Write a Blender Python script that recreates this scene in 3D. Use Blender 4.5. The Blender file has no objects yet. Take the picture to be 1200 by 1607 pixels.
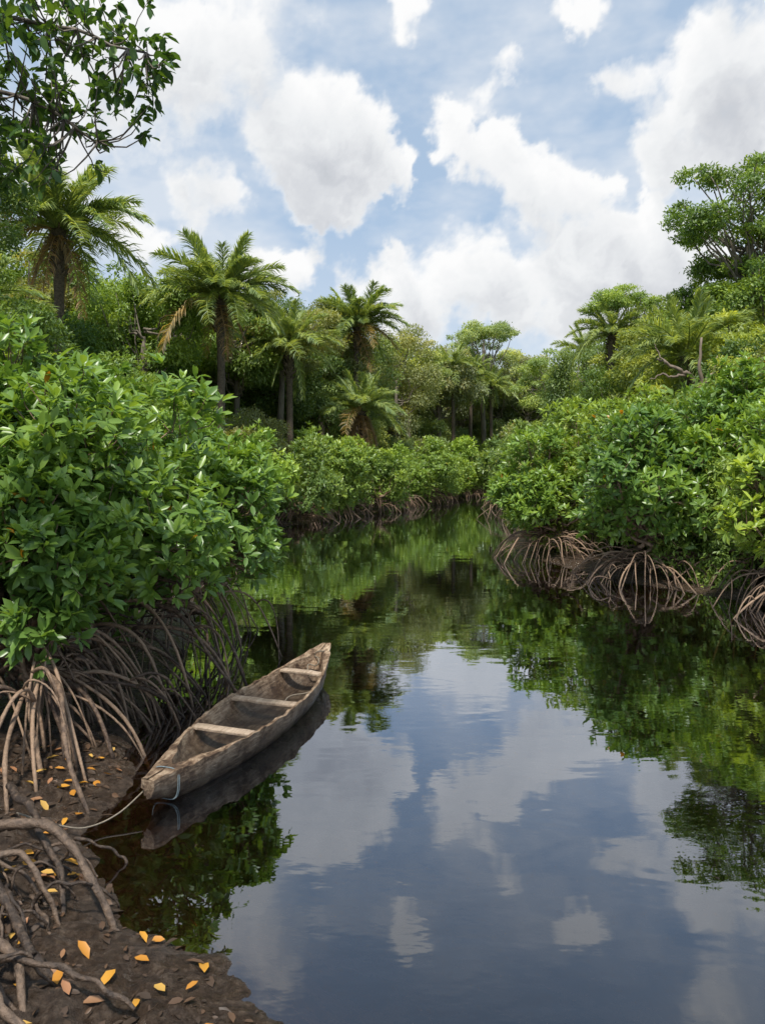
import bpy, math, numpy as np
from mathutils import Vector, Matrix, Euler
rng=np.random.default_rng(7)
scene=bpy.context.scene
COL=scene.collection
def nrm(a):
    return a/np.maximum(np.linalg.norm(a,axis=-1,keepdims=True),1e-9)
# ------------------------------------------------------------------ mesh helpers
def make_mesh(name,V,tris=None,quads=None,var=None,smooth=False,mat=None):
    V=np.asarray(V,dtype=np.float32).reshape(-1,3)
    me=bpy.data.meshes.new(name)
    nt=0 if tris is None else len(tris); nq=0 if quads is None else len(quads)
    me.vertices.add(len(V)); me.vertices.foreach_set('co',V.ravel())
    idx=[];st=[]
    if nt: idx.append(np.asarray(tris).ravel()); st.append(np.arange(nt)*3)
    if nq: idx.append(np.asarray(quads).ravel()); st.append(nt*3+np.arange(nq)*4)
    idx=np.concatenate(idx).astype(np.int32); st=np.concatenate(st).astype(np.int32)
    me.loops.add(len(idx)); me.loops.foreach_set('vertex_index',idx)
    me.polygons.add(nt+nq); me.polygons.foreach_set('loop_start',st)
    if smooth: me.polygons.foreach_set('use_smooth',np.ones(nt+nq,dtype=bool))
    me.update(calc_edges=True)
    if var is not None:
        at=me.attributes.new('var','FLOAT','POINT'); at.data.foreach_set('value',np.asarray(var,dtype=np.float32))
    if mat: me.materials.append(mat)
    return me
def obj(name,me,parent=None,loc=(0,0,0),rot=(0,0,0),scale=(1,1,1),color=None):
    o=bpy.data.objects.new(name,me); COL.objects.link(o)
    o.location=loc;o.rotation_euler=rot;o.scale=scale
    if parent: o.parent=parent
    if color: o.color=(*color,1)
    return o
def top(o,label,cat,group=None):
    o['label']=label;o['category']=cat
    if group:o['group']=group
class Tubes:
    def __init__(s): s.V=[];s.Q=[];s.T=[];s.n=0;s.var=[]
    def add(s,P,R,sides=6,var=0.5,cap=True):
        P=np.asarray(P,float);n=len(P);R=np.broadcast_to(np.asarray(R,float),(n,))
        T=nrm(np.gradient(P,axis=0))
        ref=np.array([0,0,1.]) if abs(T[:,2]).mean()<.8 else np.array([1.,0,0])
        A=nrm(np.cross(T,ref));B=np.cross(T,A)
        th=np.linspace(0,2*np.pi,sides,endpoint=False)
        V=P[:,None]+R[:,None,None]*(A[:,None]*np.cos(th)[None,:,None]+B[:,None]*np.sin(th)[None,:,None])
        i=np.arange(n-1)[:,None]*sides;j=np.arange(sides)[None];k=(j+1)%sides
        Q=np.stack([i+j,i+k,i+sides+k,i+sides+j],-1).reshape(-1,4)+s.n
        s.V.append(V.reshape(-1,3));s.Q.append(Q);s.var.append(np.full(n*sides,var))
        if cap and sides>=3:
            e=s.n+(n-1)*sides; b=s.n
            for m in range(1,sides-1):
                s.T.append([e,e+m,e+m+1]);s.T.append([b,b+m+1,b+m])
        s.n+=n*sides
    def mesh(s,name,mat,smooth=True):
        return make_mesh(name,np.concatenate(s.V),np.array(s.T) if s.T else None,np.concatenate(s.Q),np.concatenate(s.var),smooth,mat)
LEAF8=np.array([[0,0,0],[.35,0,-.03],[.7,0,-.04],[1,0,-.1],[.3,.4,.04],[.68,.42,.02],[.3,-.4,.04],[.68,-.42,.02]])
T8=np.array([[0,1,4],[1,5,4],[1,2,5],[2,3,5],[0,6,1],[1,6,7],[1,7,2],[2,7,3]])
LEAF4=np.array([[0,0,0],[.5,.5,.06],[1,0,-.08],[.5,-.5,.06]])
T4=np.array([[0,2,1],[0,3,2]])
def leaves(P,D,N,L,W,near=False):
    tv,tt=(LEAF8,T8) if near else (LEAF4,T4)
    D=nrm(D);S=nrm(np.cross(N,D));N=np.cross(D,S)
    L=np.broadcast_to(L,(len(P),));W=np.broadcast_to(W,(len(P),))
    V=P[:,None]+D[:,None]*(tv[None,:,0:1]*L[:,None,None])+S[:,None]*(tv[None,:,1:2]*W[:,None,None])+N[:,None]*(tv[None,:,2:3]*L[:,None,None])
    T=(np.arange(len(P))*len(tv))[:,None,None]+tt[None]
    return V.reshape(-1,3),T.reshape(-1,3),len(tv)
def make_lobes(c,r,n,lr,zmin=-.6,shell=(.6,.88),vr=(.65,1.35)):
    d=nrm(rng.normal(size=(n*3,3)));d=d[d[:,2]>zmin][:n]
    r=np.array(r);C=np.array(c)+d*r*rng.uniform(*shell,size=(len(d),1))
    R=lr*r.mean()*rng.uniform(*vr,len(d))
    return C,R,d
def lobe_points(C,R,d,n,flat=.8):
    w=R**2;cnt=rng.multinomial(n,w/w.sum());id=np.repeat(np.arange(len(C)),cnt)
    u=nrm(rng.normal(size=(n,3))+.75*d[id]+np.array([0,0,.35]))
    rad=R[id]*(1-.5*rng.random(n)**2.2+.14*rng.normal(size=n))
    P=C[id]+u*rad[:,None]*np.array([1,1,flat])
    lv=rng.random(len(C))
    return P,u,lv[id]
def crown_mesh(name,C,R,d,n,L,mat,flat=.8,asp=.42,droop=.35):
    P,u,lv=lobe_points(C,R,d,n,flat)
    D=u*.5+rng.normal(size=u.shape)*.7+np.array([0,0,-droop])
    N=u+np.array([0,0,.8])+rng.normal(size=u.shape)*.45
    Ls=L*rng.uniform(.6,1.3,n)
    V,T,k=leaves(P,D,N,Ls,Ls*asp)
    var=np.clip(.5*lv+.5*rng.random(n),0,1)
    return make_mesh(name,V,T,var=np.repeat(var,k),mat=mat)
def rosette_mesh(name,C,R,d,nr,L,mat,near=False,kmin=6,asp=.42,flat=.9):
    P,u,lv=lobe_points(C,R,d,nr,flat)
    A=nrm(u*.75+np.array([0,0,.75])+rng.normal(size=u.shape)*.25)
    k=rng.integers(kmin,kmin+4,nr);id=np.repeat(np.arange(nr),k);n=len(id)
    a=A[id];ref=nrm(rng.normal(size=(n,3)));pr=nrm(np.cross(a,ref))
    th=np.radians(rng.uniform(20,88,n))
    D=a*np.cos(th)[:,None]+pr*np.sin(th)[:,None]+np.array([0,0,-.06])
    N=a+rng.normal(size=(n,3))*.15
    Ls=L*rng.uniform(.65,1.15,n)
    PP=P[id]+D*.02-a*(rng.random(n)*.3*L)[:,None]
    V,T,kk=leaves(PP,D,N,Ls,Ls*asp,near)
    var=np.clip(.35*lv[id]+.25*rng.random(nr)[id]+.3*rng.random(n)+ (np.degrees(th)<45)*.2,0,1)
    var=np.where(rng.random(n)<.002,1.6,var)
    me=make_mesh(name,V,T,var=np.repeat(var,kk),mat=mat,smooth=near)
    return me,(P,A,u)
# ------------------------------------------------------------------ materials
def newmat(name):
    m=bpy.data.materials.new(name);m.use_nodes=True;nt=m.node_tree;nt.nodes.clear();return m,nt
def nd(nt,t,**kw):
    n=nt.nodes.new(t)
    for k,v in kw.items(): setattr(n,k,v)
    return n
def ramp(nt,stops):
    r=nt.nodes.new('ShaderNodeValToRGB');e=r.color_ramp.elements
    e[0].position=stops[0][0];e[0].color=(*stops[0][1],1);e[1].position=stops[-1][0];e[1].color=(*stops[-1][1],1)
    for p,c in stops[1:-1]:
        x=e.new(p);x.color=(*c,1)
    return r
def foliage_mat(name,rough=.42,trans=.28,spec=.45):
    m,nt=newmat(name);l=nt.links.new
    at=nd(nt,'ShaderNodeAttribute',attribute_name='var');oi=nd(nt,'ShaderNodeObjectInfo')
    rp=ramp(nt,[(0,(.62,.66,.64)),(.5,(1.08,1.06,.98)),(.93,(2.0,1.65,1.15)),(1.0,(2.0,1.65,1.15))])
    l(at.outputs['Fac'],rp.inputs[0])
    mx=nd(nt,'ShaderNodeMix',data_type='RGBA',blend_type='MULTIPLY');mx.inputs[0].default_value=1
    l(oi.outputs['Color'],mx.inputs[6]);l(rp.outputs[0],mx.inputs[7])
    gt=nd(nt,'ShaderNodeMath',operation='GREATER_THAN');gt.inputs[1].default_value=1.3;l(at.outputs['Fac'],gt.inputs[0])
    my=nd(nt,'ShaderNodeMix',data_type='RGBA');l(gt.outputs[0],my.inputs[0]);l(mx.outputs[2],my.inputs[6]);my.inputs[7].default_value=(.45,.2,.02,1)
    p=nd(nt,'ShaderNodeBsdfPrincipled');p.inputs['Roughness'].default_value=rough;p.inputs['Specular IOR Level'].default_value=spec
    l(my.outputs[2],p.inputs['Base Color'])
    t=nd(nt,'ShaderNodeBsdfTranslucent')
    tm=nd(nt,'ShaderNodeMix',data_type='RGBA',blend_type='MULTIPLY');tm.inputs[0].default_value=1;tm.inputs[7].default_value=(1.8,1.65,.65,1)
    l(my.outputs[2],tm.inputs[6]);l(tm.outputs[2],t.inputs[0])
    ms=nd(nt,'ShaderNodeMixShader');ms.inputs[0].default_value=trans;l(p.outputs[0],ms.inputs[1]);l(t.outputs[0],ms.inputs[2])
    o=nd(nt,'ShaderNodeOutputMaterial');l(ms.outputs[0],o.inputs[0]);return m
FOL=foliage_mat('foliage',.45,.35);GLOSSLEAF=foliage_mat('mangrove_foliage',.34,.32,.5)
FALLEN=foliage_mat('fallen_leaf_material',.5,.1,.4)
def bark_mat(name,c1,c2,scale=6,rough=.8,stretch=(1,1,.25),wetz=False):
    m,nt=newmat(name);l=nt.links.new
    tc=nd(nt,'ShaderNodeTexCoord');mp=nd(nt,'ShaderNodeMapping');mp.inputs['Scale'].default_value=stretch;l(tc.outputs['Object'],mp.inputs[0])
    n=nd(nt,'ShaderNodeTexNoise');n.inputs['Scale'].default_value=scale;n.inputs['Detail'].default_value=6;n.inputs['Roughness'].default_value=.65;l(mp.outputs[0],n.inputs[0])
    at=nd(nt,'ShaderNodeAttribute',attribute_name='var')
    r=ramp(nt,[(.3,c1),(.7,c2)]);
    ad=nd(nt,'ShaderNodeMath',operation='MULTIPLY_ADD');l(at.outputs['Fac'],ad.inputs[0]);ad.inputs[1].default_value=.45;l(n.outputs[0],ad.inputs[2])
    sb=nd(nt,'ShaderNodeMath',operation='SUBTRACT');l(ad.outputs[0],sb.inputs[0]);sb.inputs[1].default_value=.225
    l(sb.outputs[0],r.inputs[0])
    col=r.outputs[0]
    p=nd(nt,'ShaderNodeBsdfPrincipled');p.inputs['Roughness'].default_value=rough
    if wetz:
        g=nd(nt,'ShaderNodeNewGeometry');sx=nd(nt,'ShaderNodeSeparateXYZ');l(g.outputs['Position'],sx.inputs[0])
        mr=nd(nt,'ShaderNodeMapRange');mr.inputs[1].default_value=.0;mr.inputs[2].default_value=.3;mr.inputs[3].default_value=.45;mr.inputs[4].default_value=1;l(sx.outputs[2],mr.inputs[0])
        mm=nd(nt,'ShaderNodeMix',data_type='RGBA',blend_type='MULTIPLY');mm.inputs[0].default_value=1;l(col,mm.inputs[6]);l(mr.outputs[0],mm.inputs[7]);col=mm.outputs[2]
    l(col,p.inputs['Base Color'])
    b=nd(nt,'ShaderNodeBump');b.inputs['Strength'].default_value=1;b.inputs['Distance'].default_value=.025;l(n.outputs[0],b.inputs['Height']);l(b.outputs[0],p.inputs['Normal'])
    o=nd(nt,'ShaderNodeOutputMaterial');l(p.outputs[0],o.inputs[0]);return m
BARK=bark_mat('bark',(.08,.062,.046),(.28,.235,.18),5)
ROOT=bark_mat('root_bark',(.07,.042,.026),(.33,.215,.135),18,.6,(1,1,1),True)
ROOTDARK=bark_mat('wet_root_bark',(.035,.022,.014),(.2,.135,.09),22,.5,(1,1,1),False)
DEAD=bark_mat('dead_wood',(.12,.085,.06),(.3,.23,.17),6)
PALMBARK=bark_mat('palm_bark',(.05,.038,.026),(.2,.15,.1),9,.9,(1,1,1.5))
def wood_mat(name,c1,c2,c3,zdark=False,stain=True):
    m,nt=newmat(name);l=nt.links.new
    tc=nd(nt,'ShaderNodeTexCoord');mp=nd(nt,'ShaderNodeMapping');mp.inputs['Scale'].default_value=(9,.9,9);l(tc.outputs['Object'],mp.inputs[0])
    n=nd(nt,'ShaderNodeTexNoise');n.inputs['Scale'].default_value=4;n.inputs['Detail'].default_value=10;n.inputs['Roughness'].default_value=.75;l(mp.outputs[0],n.inputs[0])
    n2=nd(nt,'ShaderNodeTexNoise');n2.inputs['Scale'].default_value=4.5;n2.inputs['Detail'].default_value=8;n2.inputs['Roughness'].default_value=.7;l(tc.outputs['Object'],n2.inputs[0])
    r=ramp(nt,[(.36,c1),(.5,c2),(.65,c3)]);l(n.outputs[0],r.inputs[0])
    r2=ramp(nt,[(.4,(.24,.17,.12)),(.49,(.72,.62,.52)),(.58,(1.12,1.05,.97))] if stain else [(.3,(.7,.66,.6)),(.6,(1.05,1,.97))]);l(n2.outputs[0],r2.inputs[0])
    mm=nd(nt,'ShaderNodeMix',data_type='RGBA',blend_type='MULTIPLY');mm.inputs[0].default_value=1;l(r.outputs[0],mm.inputs[6]);l(r2.outputs[0],mm.inputs[7])
    p=nd(nt,'ShaderNodeBsdfPrincipled');col=mm.outputs[2]
    p.inputs['Roughness'].default_value=.75
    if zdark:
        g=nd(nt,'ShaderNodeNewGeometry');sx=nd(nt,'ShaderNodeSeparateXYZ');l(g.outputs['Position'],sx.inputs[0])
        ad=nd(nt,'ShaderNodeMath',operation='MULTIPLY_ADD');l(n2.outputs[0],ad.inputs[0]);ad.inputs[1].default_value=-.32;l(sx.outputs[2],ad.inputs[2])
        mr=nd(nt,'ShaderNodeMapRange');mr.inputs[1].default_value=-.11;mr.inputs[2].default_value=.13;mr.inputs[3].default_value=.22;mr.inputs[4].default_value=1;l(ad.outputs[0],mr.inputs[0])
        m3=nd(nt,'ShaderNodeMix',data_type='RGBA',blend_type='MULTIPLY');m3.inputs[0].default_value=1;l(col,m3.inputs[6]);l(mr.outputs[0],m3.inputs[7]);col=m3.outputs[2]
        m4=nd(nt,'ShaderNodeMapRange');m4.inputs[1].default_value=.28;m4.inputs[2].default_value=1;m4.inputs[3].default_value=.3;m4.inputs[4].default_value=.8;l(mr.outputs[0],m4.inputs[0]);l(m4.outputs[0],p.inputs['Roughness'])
    l(col,p.inputs['Base Color'])
    b=nd(nt,'ShaderNodeBump');b.inputs['Strength'].default_value=1;b.inputs['Distance'].default_value=.025;l(n.outputs[0],b.inputs['Height'])
    b3=nd(nt,'ShaderNodeBump');b3.inputs['Strength'].default_value=.8;b3.inputs['Distance'].default_value=.025;l(n2.outputs[0],b3.inputs['Height']);l(b.outputs[0],b3.inputs['Normal']);l(b3.outputs[0],p.inputs['Normal'])
    o=nd(nt,'ShaderNodeOutputMaterial');l(p.outputs[0],o.inputs[0]);return m
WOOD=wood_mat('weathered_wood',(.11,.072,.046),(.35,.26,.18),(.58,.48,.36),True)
PLANK=wood_mat('plank_wood',(.3,.215,.15),(.5,.39,.285),(.62,.51,.39),False,False)
def plain(name,c,rough=.8):
    m,nt=newmat(name);l=nt.links.new
    tc=nd(nt,'ShaderNodeTexCoord');n=nd(nt,'ShaderNodeTexNoise');n.inputs['Scale'].default_value=60;l(tc.outputs['Object'],n.inputs[0])
    r=ramp(nt,[(.3,tuple(x*.6 for x in c)),(.7,c)]);l(n.outputs[0],r.inputs[0])
    p=nd(nt,'ShaderNodeBsdfPrincipled');p.inputs['Roughness'].default_value=rough;l(r.outputs[0],p.inputs['Base Color'])
    o=nd(nt,'ShaderNodeOutputMaterial');l(p.outputs[0],o.inputs[0]);return m
ROPE=plain('rope_fibre',(.27,.225,.165));BLUEROPE=plain('blue_rope',(.2,.255,.27))
# ------------------------------------------------------------------ terrain
SHORE=np.array([(-.3,-12),(-.3,3.0),(-.62,3.9),(-.84,4.2),(-1.13,4.62),(-1.7,4.95),(-2.15,5.45),(-2.4,6.0),(-2.3,6.5),(-2.45,7.1),(-2.75,8.0),(-3.1,10),(-3.3,13),(-4.5,18),(-6,24),(-7,30),(-6.5,36),(-4.4,39.5),(0,52),(6,70),(10,84),(15,92),(45,105),
 (45,95),(15,84),(11,66),(8,48),(6.3,35),(4.9,28),(4.8,25),(6.4,19.5),(8.2,16.5),(10,13.5),(12,9),(15,0),(15,-12)],float)
def sdist(X,Y):
    X=np.atleast_1d(np.asarray(X,float));Y=np.atleast_1d(np.asarray(Y,float))
    P=np.stack([X.ravel(),Y.ravel()],1);best=np.full(len(P),1e9);ins=np.zeros(len(P),bool)
    n=len(SHORE)
    for i in range(n):
        a=SHORE[i];b=SHORE[(i+1)%n];ab=b-a
        t=np.clip(((P-a)@ab)/(ab@ab),0,1);dd=np.hypot(*(P-a-t[:,None]*ab).T);best=np.minimum(best,dd)
        if a[1]!=b[1]:
            c=((a[1]>P[:,1])!=(b[1]>P[:,1]))&(P[:,0]<(b[0]-a[0])*(P[:,1]-a[1])/(b[1]-a[1])+a[0]);ins^=c
    return np.where(ins,-best,best).reshape(X.shape)
def fb(X,Y,s):
    v=0
    for i,(a,b,c) in enumerate([(1,.7,0),(-.6,1.3,2),(2.1,1.1,4),(-1.9,2.4,1),(3.7,-2.9,3),(4.1,5.3,.5)]):
        v=v+np.sin((X*a+Y*b)*s+c+1.3*np.sin((X*b-Y*a)*s*.8+c))/(1+i*.7)
    return v/3
def hgt(X,Y):
    sd=sdist(X,Y)
    sd2=sd+(.16*fb(X,Y,3.1)+.05*fb(X,Y,9))*np.exp(-np.abs(sd))
    land=.2*(1-np.exp(-np.maximum(sd2,0)/.7))+.04*np.clip(sd-7,0,60)
    bed=-1.1*(1-np.exp(np.minimum(sd2,0)/1.6))
    return np.where(sd2>0,land,bed)+(.05*fb(X,Y,8)+.06*fb(X,Y,2.9)+.03*fb(Y,X,17))*np.clip(sd2*1.5+.25,0,1)
def axis(segs):
    out=[]
    for a,b,s in segs: out+=list(np.arange(a,b,s))
    out.append(segs[-1][1]);return np.array(out)
gx=axis([(-1500,-300,150),(-300,-60,20),(-60,-8,1.5),(-8,-4,.3),(-4,0,.02),(0,16,.35),(16,60,2),(60,300,20),(300,1500,150)])
gy=axis([(-1500,-200,150),(-200,-12,12),(-12,2,.8),(2,3.4,.1),(3.4,8,.02),(8,30,.35),(30,110,1.5),(110,300,15),(300,2500,150)])
GX,GY=np.meshgrid(gx,gy);GZ=hgt(GX.ravel(),GY.ravel())
V=np.stack([GX.ravel(),GY.ravel(),GZ],1);nx=len(gx);ny=len(gy)
i=np.arange(ny-1)[:,None]*nx;j=np.arange(nx-1)[None]
Q=np.stack([i+j,i+j+1,i+nx+j+1,i+nx+j],-1).reshape(-1,4)
m,nt=newmat('mud');l=nt.links.new
tc=nd(nt,'ShaderNodeTexCoord')
n1=nd(nt,'ShaderNodeTexNoise');n1.inputs['Scale'].default_value=3.5;n1.inputs['Detail'].default_value=8;n1.inputs['Roughness'].default_value=.65;l(tc.outputs['Object'],n1.inputs[0])
n2=nd(nt,'ShaderNodeTexNoise');n2.inputs['Scale'].default_value=14;n2.inputs['Detail'].default_value=9;n2.inputs['Roughness'].default_value=.72;l(tc.outputs['Object'],n2.inputs[0])
r1=ramp(nt,[(.3,(.026,.017,.011)),(.52,(.08,.053,.035)),(.72,(.18,.128,.088))]);l(n2.outputs[0],r1.inputs[0])
g=nd(nt,'ShaderNodeNewGeometry');sx=nd(nt,'ShaderNodeSeparateXYZ');l(g.outputs['Position'],sx.inputs[0])
mr=nd(nt,'ShaderNodeMapRange');mr.inputs[1].default_value=-.7;mr.inputs[2].default_value=.06;mr.inputs[3].default_value=.05;mr.inputs[4].default_value=1;mr.interpolation_type='SMOOTHSTEP';l(sx.outputs[2],mr.inputs[0])  # mud colour darkens with depth, painting in the light the water absorbs
mm=nd(nt,'ShaderNodeMix',data_type='RGBA',blend_type='MULTIPLY');mm.inputs[0].default_value=1;l(r1.outputs[0],mm.inputs[6]);l(mr.outputs[0],mm.inputs[7])
rr=ramp(nt,[(.47,(.12,)*3),(.6,(.5,)*3)]);l(n1.outputs[0],rr.inputs[0])
p=nd(nt,'ShaderNodeBsdfPrincipled');l(mm.outputs[2],p.inputs['Base Color']);l(rr.outputs[0],p.inputs['Roughness'])
b=nd(nt,'ShaderNodeBump');b.inputs['Strength'].default_value=1;b.inputs['Distance'].default_value=.1;l(n2.outputs[0],b.inputs['Height']);l(b.outputs[0],p.inputs['Normal'])
o=nd(nt,'ShaderNodeOutputMaterial');l(p.outputs[0],o.inputs[0]);MUD=m
gr=obj('ground',make_mesh('ground',V,quads=Q,smooth=True,mat=MUD));gr['kind']='structure'
# ------------------------------------------------------------------ water
m,nt=newmat('creek_water');l=nt.links.new
tc=nd(nt,'ShaderNodeTexCoord');mp=nd(nt,'ShaderNodeMapping');mp.inputs['Scale'].default_value=(.55,1.1,1);l(tc.outputs['Object'],mp.inputs[0])
w1=nd(nt,'ShaderNodeTexNoise');w1.inputs['Scale'].default_value=1.7;w1.inputs['Detail'].default_value=2;w1.inputs['Distortion'].default_value=.5;l(mp.outputs[0],w1.inputs[0])
w2=nd(nt,'ShaderNodeTexNoise');w2.inputs['Scale'].default_value=9;w2.inputs['Detail'].default_value=2;l(mp.outputs[0],w2.inputs[0])
w3=nd(nt,'ShaderNodeTexNoise');w3.inputs['Scale'].default_value=.35;w3.inputs['Detail'].default_value=3;l(tc.outputs['Object'],w3.inputs[0])
r3=nd(nt,'ShaderNodeMapRange');r3.inputs[1].default_value=.42;r3.inputs[2].default_value=.68;r3.inputs[3].default_value=.1;r3.inputs[4].default_value=1;l(w3.outputs[0],r3.inputs[0])
mu=nd(nt,'ShaderNodeMath',operation='MULTIPLY');l(w2.outputs[0],mu.inputs[0]);l(r3.outputs[0],mu.inputs[1])
b1=nd(nt,'ShaderNodeBump');b1.inputs['Strength'].default_value=1;b1.inputs['Distance'].default_value=.0032;l(w1.outputs[0],b1.inputs['Height'])
b2=nd(nt,'ShaderNodeBump');b2.inputs['Strength'].default_value=1;b2.inputs['Distance'].default_value=.0012;l(mu.outputs[0],b2.inputs['Height']);l(b1.outputs[0],b2.inputs['Normal'])
lw=nd(nt,'ShaderNodeLayerWeight');lw.inputs[0].default_value=.5;l(b2.outputs[0],lw.inputs[1])
fr=nd(nt,'ShaderNodeMath',operation='POWER');fr.inputs[1].default_value=2.05;l(lw.outputs['Facing'],fr.inputs[0])
gl=nd(nt,'ShaderNodeBsdfGlossy');gl.inputs['Roughness'].default_value=.01;gl.inputs[0].default_value=(.84,.9,1,1);l(b2.outputs[0],gl.inputs['Normal'])
tr=nd(nt,'ShaderNodeBsdfTransparent');tr.inputs[0].default_value=(.52,.4,.29,1)
ms=nd(nt,'ShaderNodeMixShader');l(fr.outputs[0],ms.inputs[0]);l(tr.outputs[0],ms.inputs[1]);l(gl.outputs[0],ms.inputs[2])
o=nd(nt,'ShaderNodeOutputMaterial');l(ms.outputs[0],o.inputs[0])
wt=obj('water',make_mesh('water',[(-12,-14,0),(50,-14,0),(50,110,0),(-12,110,0)],quads=[(0,1,2,3)],mat=m));wt['kind']='structure'
# ------------------------------------------------------------------ roots
def root_arc(start,end,bump,n=14,wob=.055):
    start=np.array(start,float);end=np.array(end,float);t=np.linspace(0,1,n)
    th=t**rng.uniform(.75,1.05)
    P=start[None]*(1-th)[:,None]+end[None]*th[:,None]
    e=rng.uniform(1.5,3.0)
    P[:,2]=start[2]+(end[2]-start[2])*t**e+bump*np.sin(np.pi*t**.8)*.7
    L=np.linalg.norm(end-start)
    ph=rng.uniform(0,6,3)
    P[:,0]+=wob*L*np.sin(t*5+ph[0])*t*(1.2-t)*1.5;P[:,1]+=wob*L*np.sin(t*6+ph[1])*t*(1.2-t)*1.5;P[:,2]+=wob*.6*L*np.sin(t*9+ph[2])*t*(1-t)
    return P
def prop_roots(name,cx,cy,rx,ry,n,z=(.6,1.4),rad=(.014,.034),reach=(.7,1.6),sides=7,flatz=None):
    tb=Tubes();arcs=[]
    for k in range(n):
        a=rng.uniform(0,2*np.pi)
        if len(arcs)>6 and rng.random()<.4:
            q=arcs[rng.integers(len(arcs))];s=q[rng.integers(3,9)]
            a2=math.atan2(s[1]-cy,s[0]-cx)+rng.normal()*.8;rr=rng.uniform(.4,1.0)*reach[0]
            e=np.array([s[0]+rr*math.cos(a2),s[1]+rr*math.sin(a2),0]);r0=rng.uniform(*rad)*.7
        else:
            f=rng.uniform(.05,.6)
            s=np.array([cx+f*rx*math.cos(a),cy+f*ry*math.sin(a),rng.uniform(*z)])
            a2=a+rng.normal()*.5;rr=rng.uniform(*reach)*(.7+.5*rng.random())
            e=np.array([s[0]+rr*math.cos(a2),s[1]+rr*math.sin(a2),0]);r0=rng.uniform(*rad)
        e[2]=(hgt(e[0],e[1])[0] if flatz is None else flatz)-.08
        P=root_arc(s,e,rng.uniform(.05,.3));arcs.append(P)
        R=np.linspace(r0,r0*.65,len(P))*(1+.12*rng.normal(size=len(P)))
        tb.add(P,R,sides,rng.random())
    return tb,arcs
def trunk_stems(cx,cy,C,z0,nst,r0=.06,sides=7):
    tb=Tubes()
    base=np.array([cx,cy,z0])
    for k in range(min(nst,len(C))):
        c=C[k];s=base+np.array([rng.normal()*.25,rng.normal()*.25,rng.uniform(-.3,.3)])
        t=np.linspace(0,1,8)[:,None];mid=s*(1-t)+c*t;mid[:,2]+=(-.25*np.sin(np.pi*t[:,0]))*abs(c[2]-s[2]);mid+=rng.normal(size=mid.shape)*.04
        tb.add(mid,np.linspace(r0,r0*.35,8)*rng.uniform(.7,1.2),sides,rng.random())
    return tb
def mangrove(cx,cy,cz,rx,ry,rz,nros,L,color,label,near=False,nroot=60,nl=26,lr=.36,zr=(.6,1.4),rad=(.013,.03),reach=(.7,1.6),grp='mangroves along the creek',asp=.4):
    e=obj('mangrove_tree',None,loc=(cx,cy,0));top(e,label,'mangrove tree',grp)
    C,R,d=make_lobes((0,0,cz),(rx,ry,rz),nl,lr,zmin=-.75)
    C2,R2,d2=make_lobes((0,0,cz),(rx,ry,rz),10,.45,zmin=-.7,shell=(.2,.5))
    me,tw=rosette_mesh('crown',np.vstack([C,C2]),np.concatenate([R,R2*.9]),np.vstack([d,d2]),nros,L,GLOSSLEAF,near,asp=asp)
    obj('crown',me,e,color=color)
    tt=trunk_stems(0,0,C,min(1.1,cz-.6),14)
    P,A,u=tw
    sel=rng.choice(len(P),min(len(P),700 if near else 250),replace=False)
    for i in sel:
        p=P[i];tt.add(np.array([p-A[i]*.02,p-A[i]*.22,p-A[i]*.3-u[i]*.25]),[.006,.008,.011],3,rng.random(),cap=False)
    obj('trunk',tt.mesh('trunk',ROOT),e)
    tb,arcs=prop_roots('r',cx,cy,rx*.8,ry*.8,nroot,zr,rad,reach)
    me=tb.mesh('prop_roots',ROOT)
    ro=obj('prop_roots',me,e,loc=(-cx,-cy,0));ro['kind']='stuff'
    return e
G1=(.135,.24,.055);G2=(.165,.275,.06);G2b=(.135,.24,.056);G3=(.22,.325,.07)
mangrove(-4.3,9.9,2.95,2.15,2.0,1.95,3600,.2,G1,'large dense mangrove with glossy leaves over muddy bank',True,90,30,zr=(.6,1.4),reach=(1.0,2.3),rad=(.013,.03))
mangrove(-3.05,11.4,1.95,1.5,1.7,1.3,2200,.19,G1,'mangrove leaning over dark water beside canoe',True,40,24,zr=(.5,1.0),reach=(.6,1.4),rad=(.012,.024))
mangrove(-5.7,8.5,2.55,1.8,1.7,1.6,2200,.2,G1,'dense mangrove with tangled prop roots in mud',True,90,24,reach=(1.0,2.4),rad=(.014,.032))
mangrove(-4.05,8.0,2.1,1.25,1.0,1.05,1300,.2,G1,'low mangrove with arching brown roots on mud',True,90,16,zr=(.5,1.2),reach=(.9,2.1),rad=(.014,.033))
mangrove(-3.7,13,2.7,1.5,1.6,1.3,1500,.19,G1,'mangrove with leafy crown above the water',True,40,20)
RR=(.9,2.0);ZR=(.35,.85)
mangrove(9.0,15.3,2.05,1.6,1.3,1.2,1200,.24,G3,'low bright green mangrove with roots in water',True,80,12,lr=.42,rad=(.012,.028),reach=RR,zr=ZR)
mangrove(10,17.9,2.9,2.6,2.0,1.95,1800,.25,G2,'broad mangrove with bare arching roots at waterline',True,80,16,lr=.38,reach=RR,zr=ZR,rad=(.013,.03))
mangrove(7.2,19.8,2.6,2.0,1.8,1.9,1700,.25,G2b,'rounded mangrove with brown roots over dark water',True,90,16,lr=.38,reach=RR,zr=ZR,rad=(.014,.03))
mangrove(5.5,24.6,2.3,1.7,2.0,1.75,1500,.24,G2,'mangrove on point with roots in dark water',False,80,16,lr=.38,reach=(.8,2.0),zr=ZR,rad=(.015,.032))
mangrove(8.2,25.5,3.5,2.2,2.0,2.1,1500,.25,G3,'tall mangrove behind the creek point',False,50,15,lr=.38)
mangrove(11.6,22,3.9,2.7,2.3,2.3,1900,.25,G2b,'large mangrove bush with light green tips',False,50,17,lr=.38)
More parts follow.
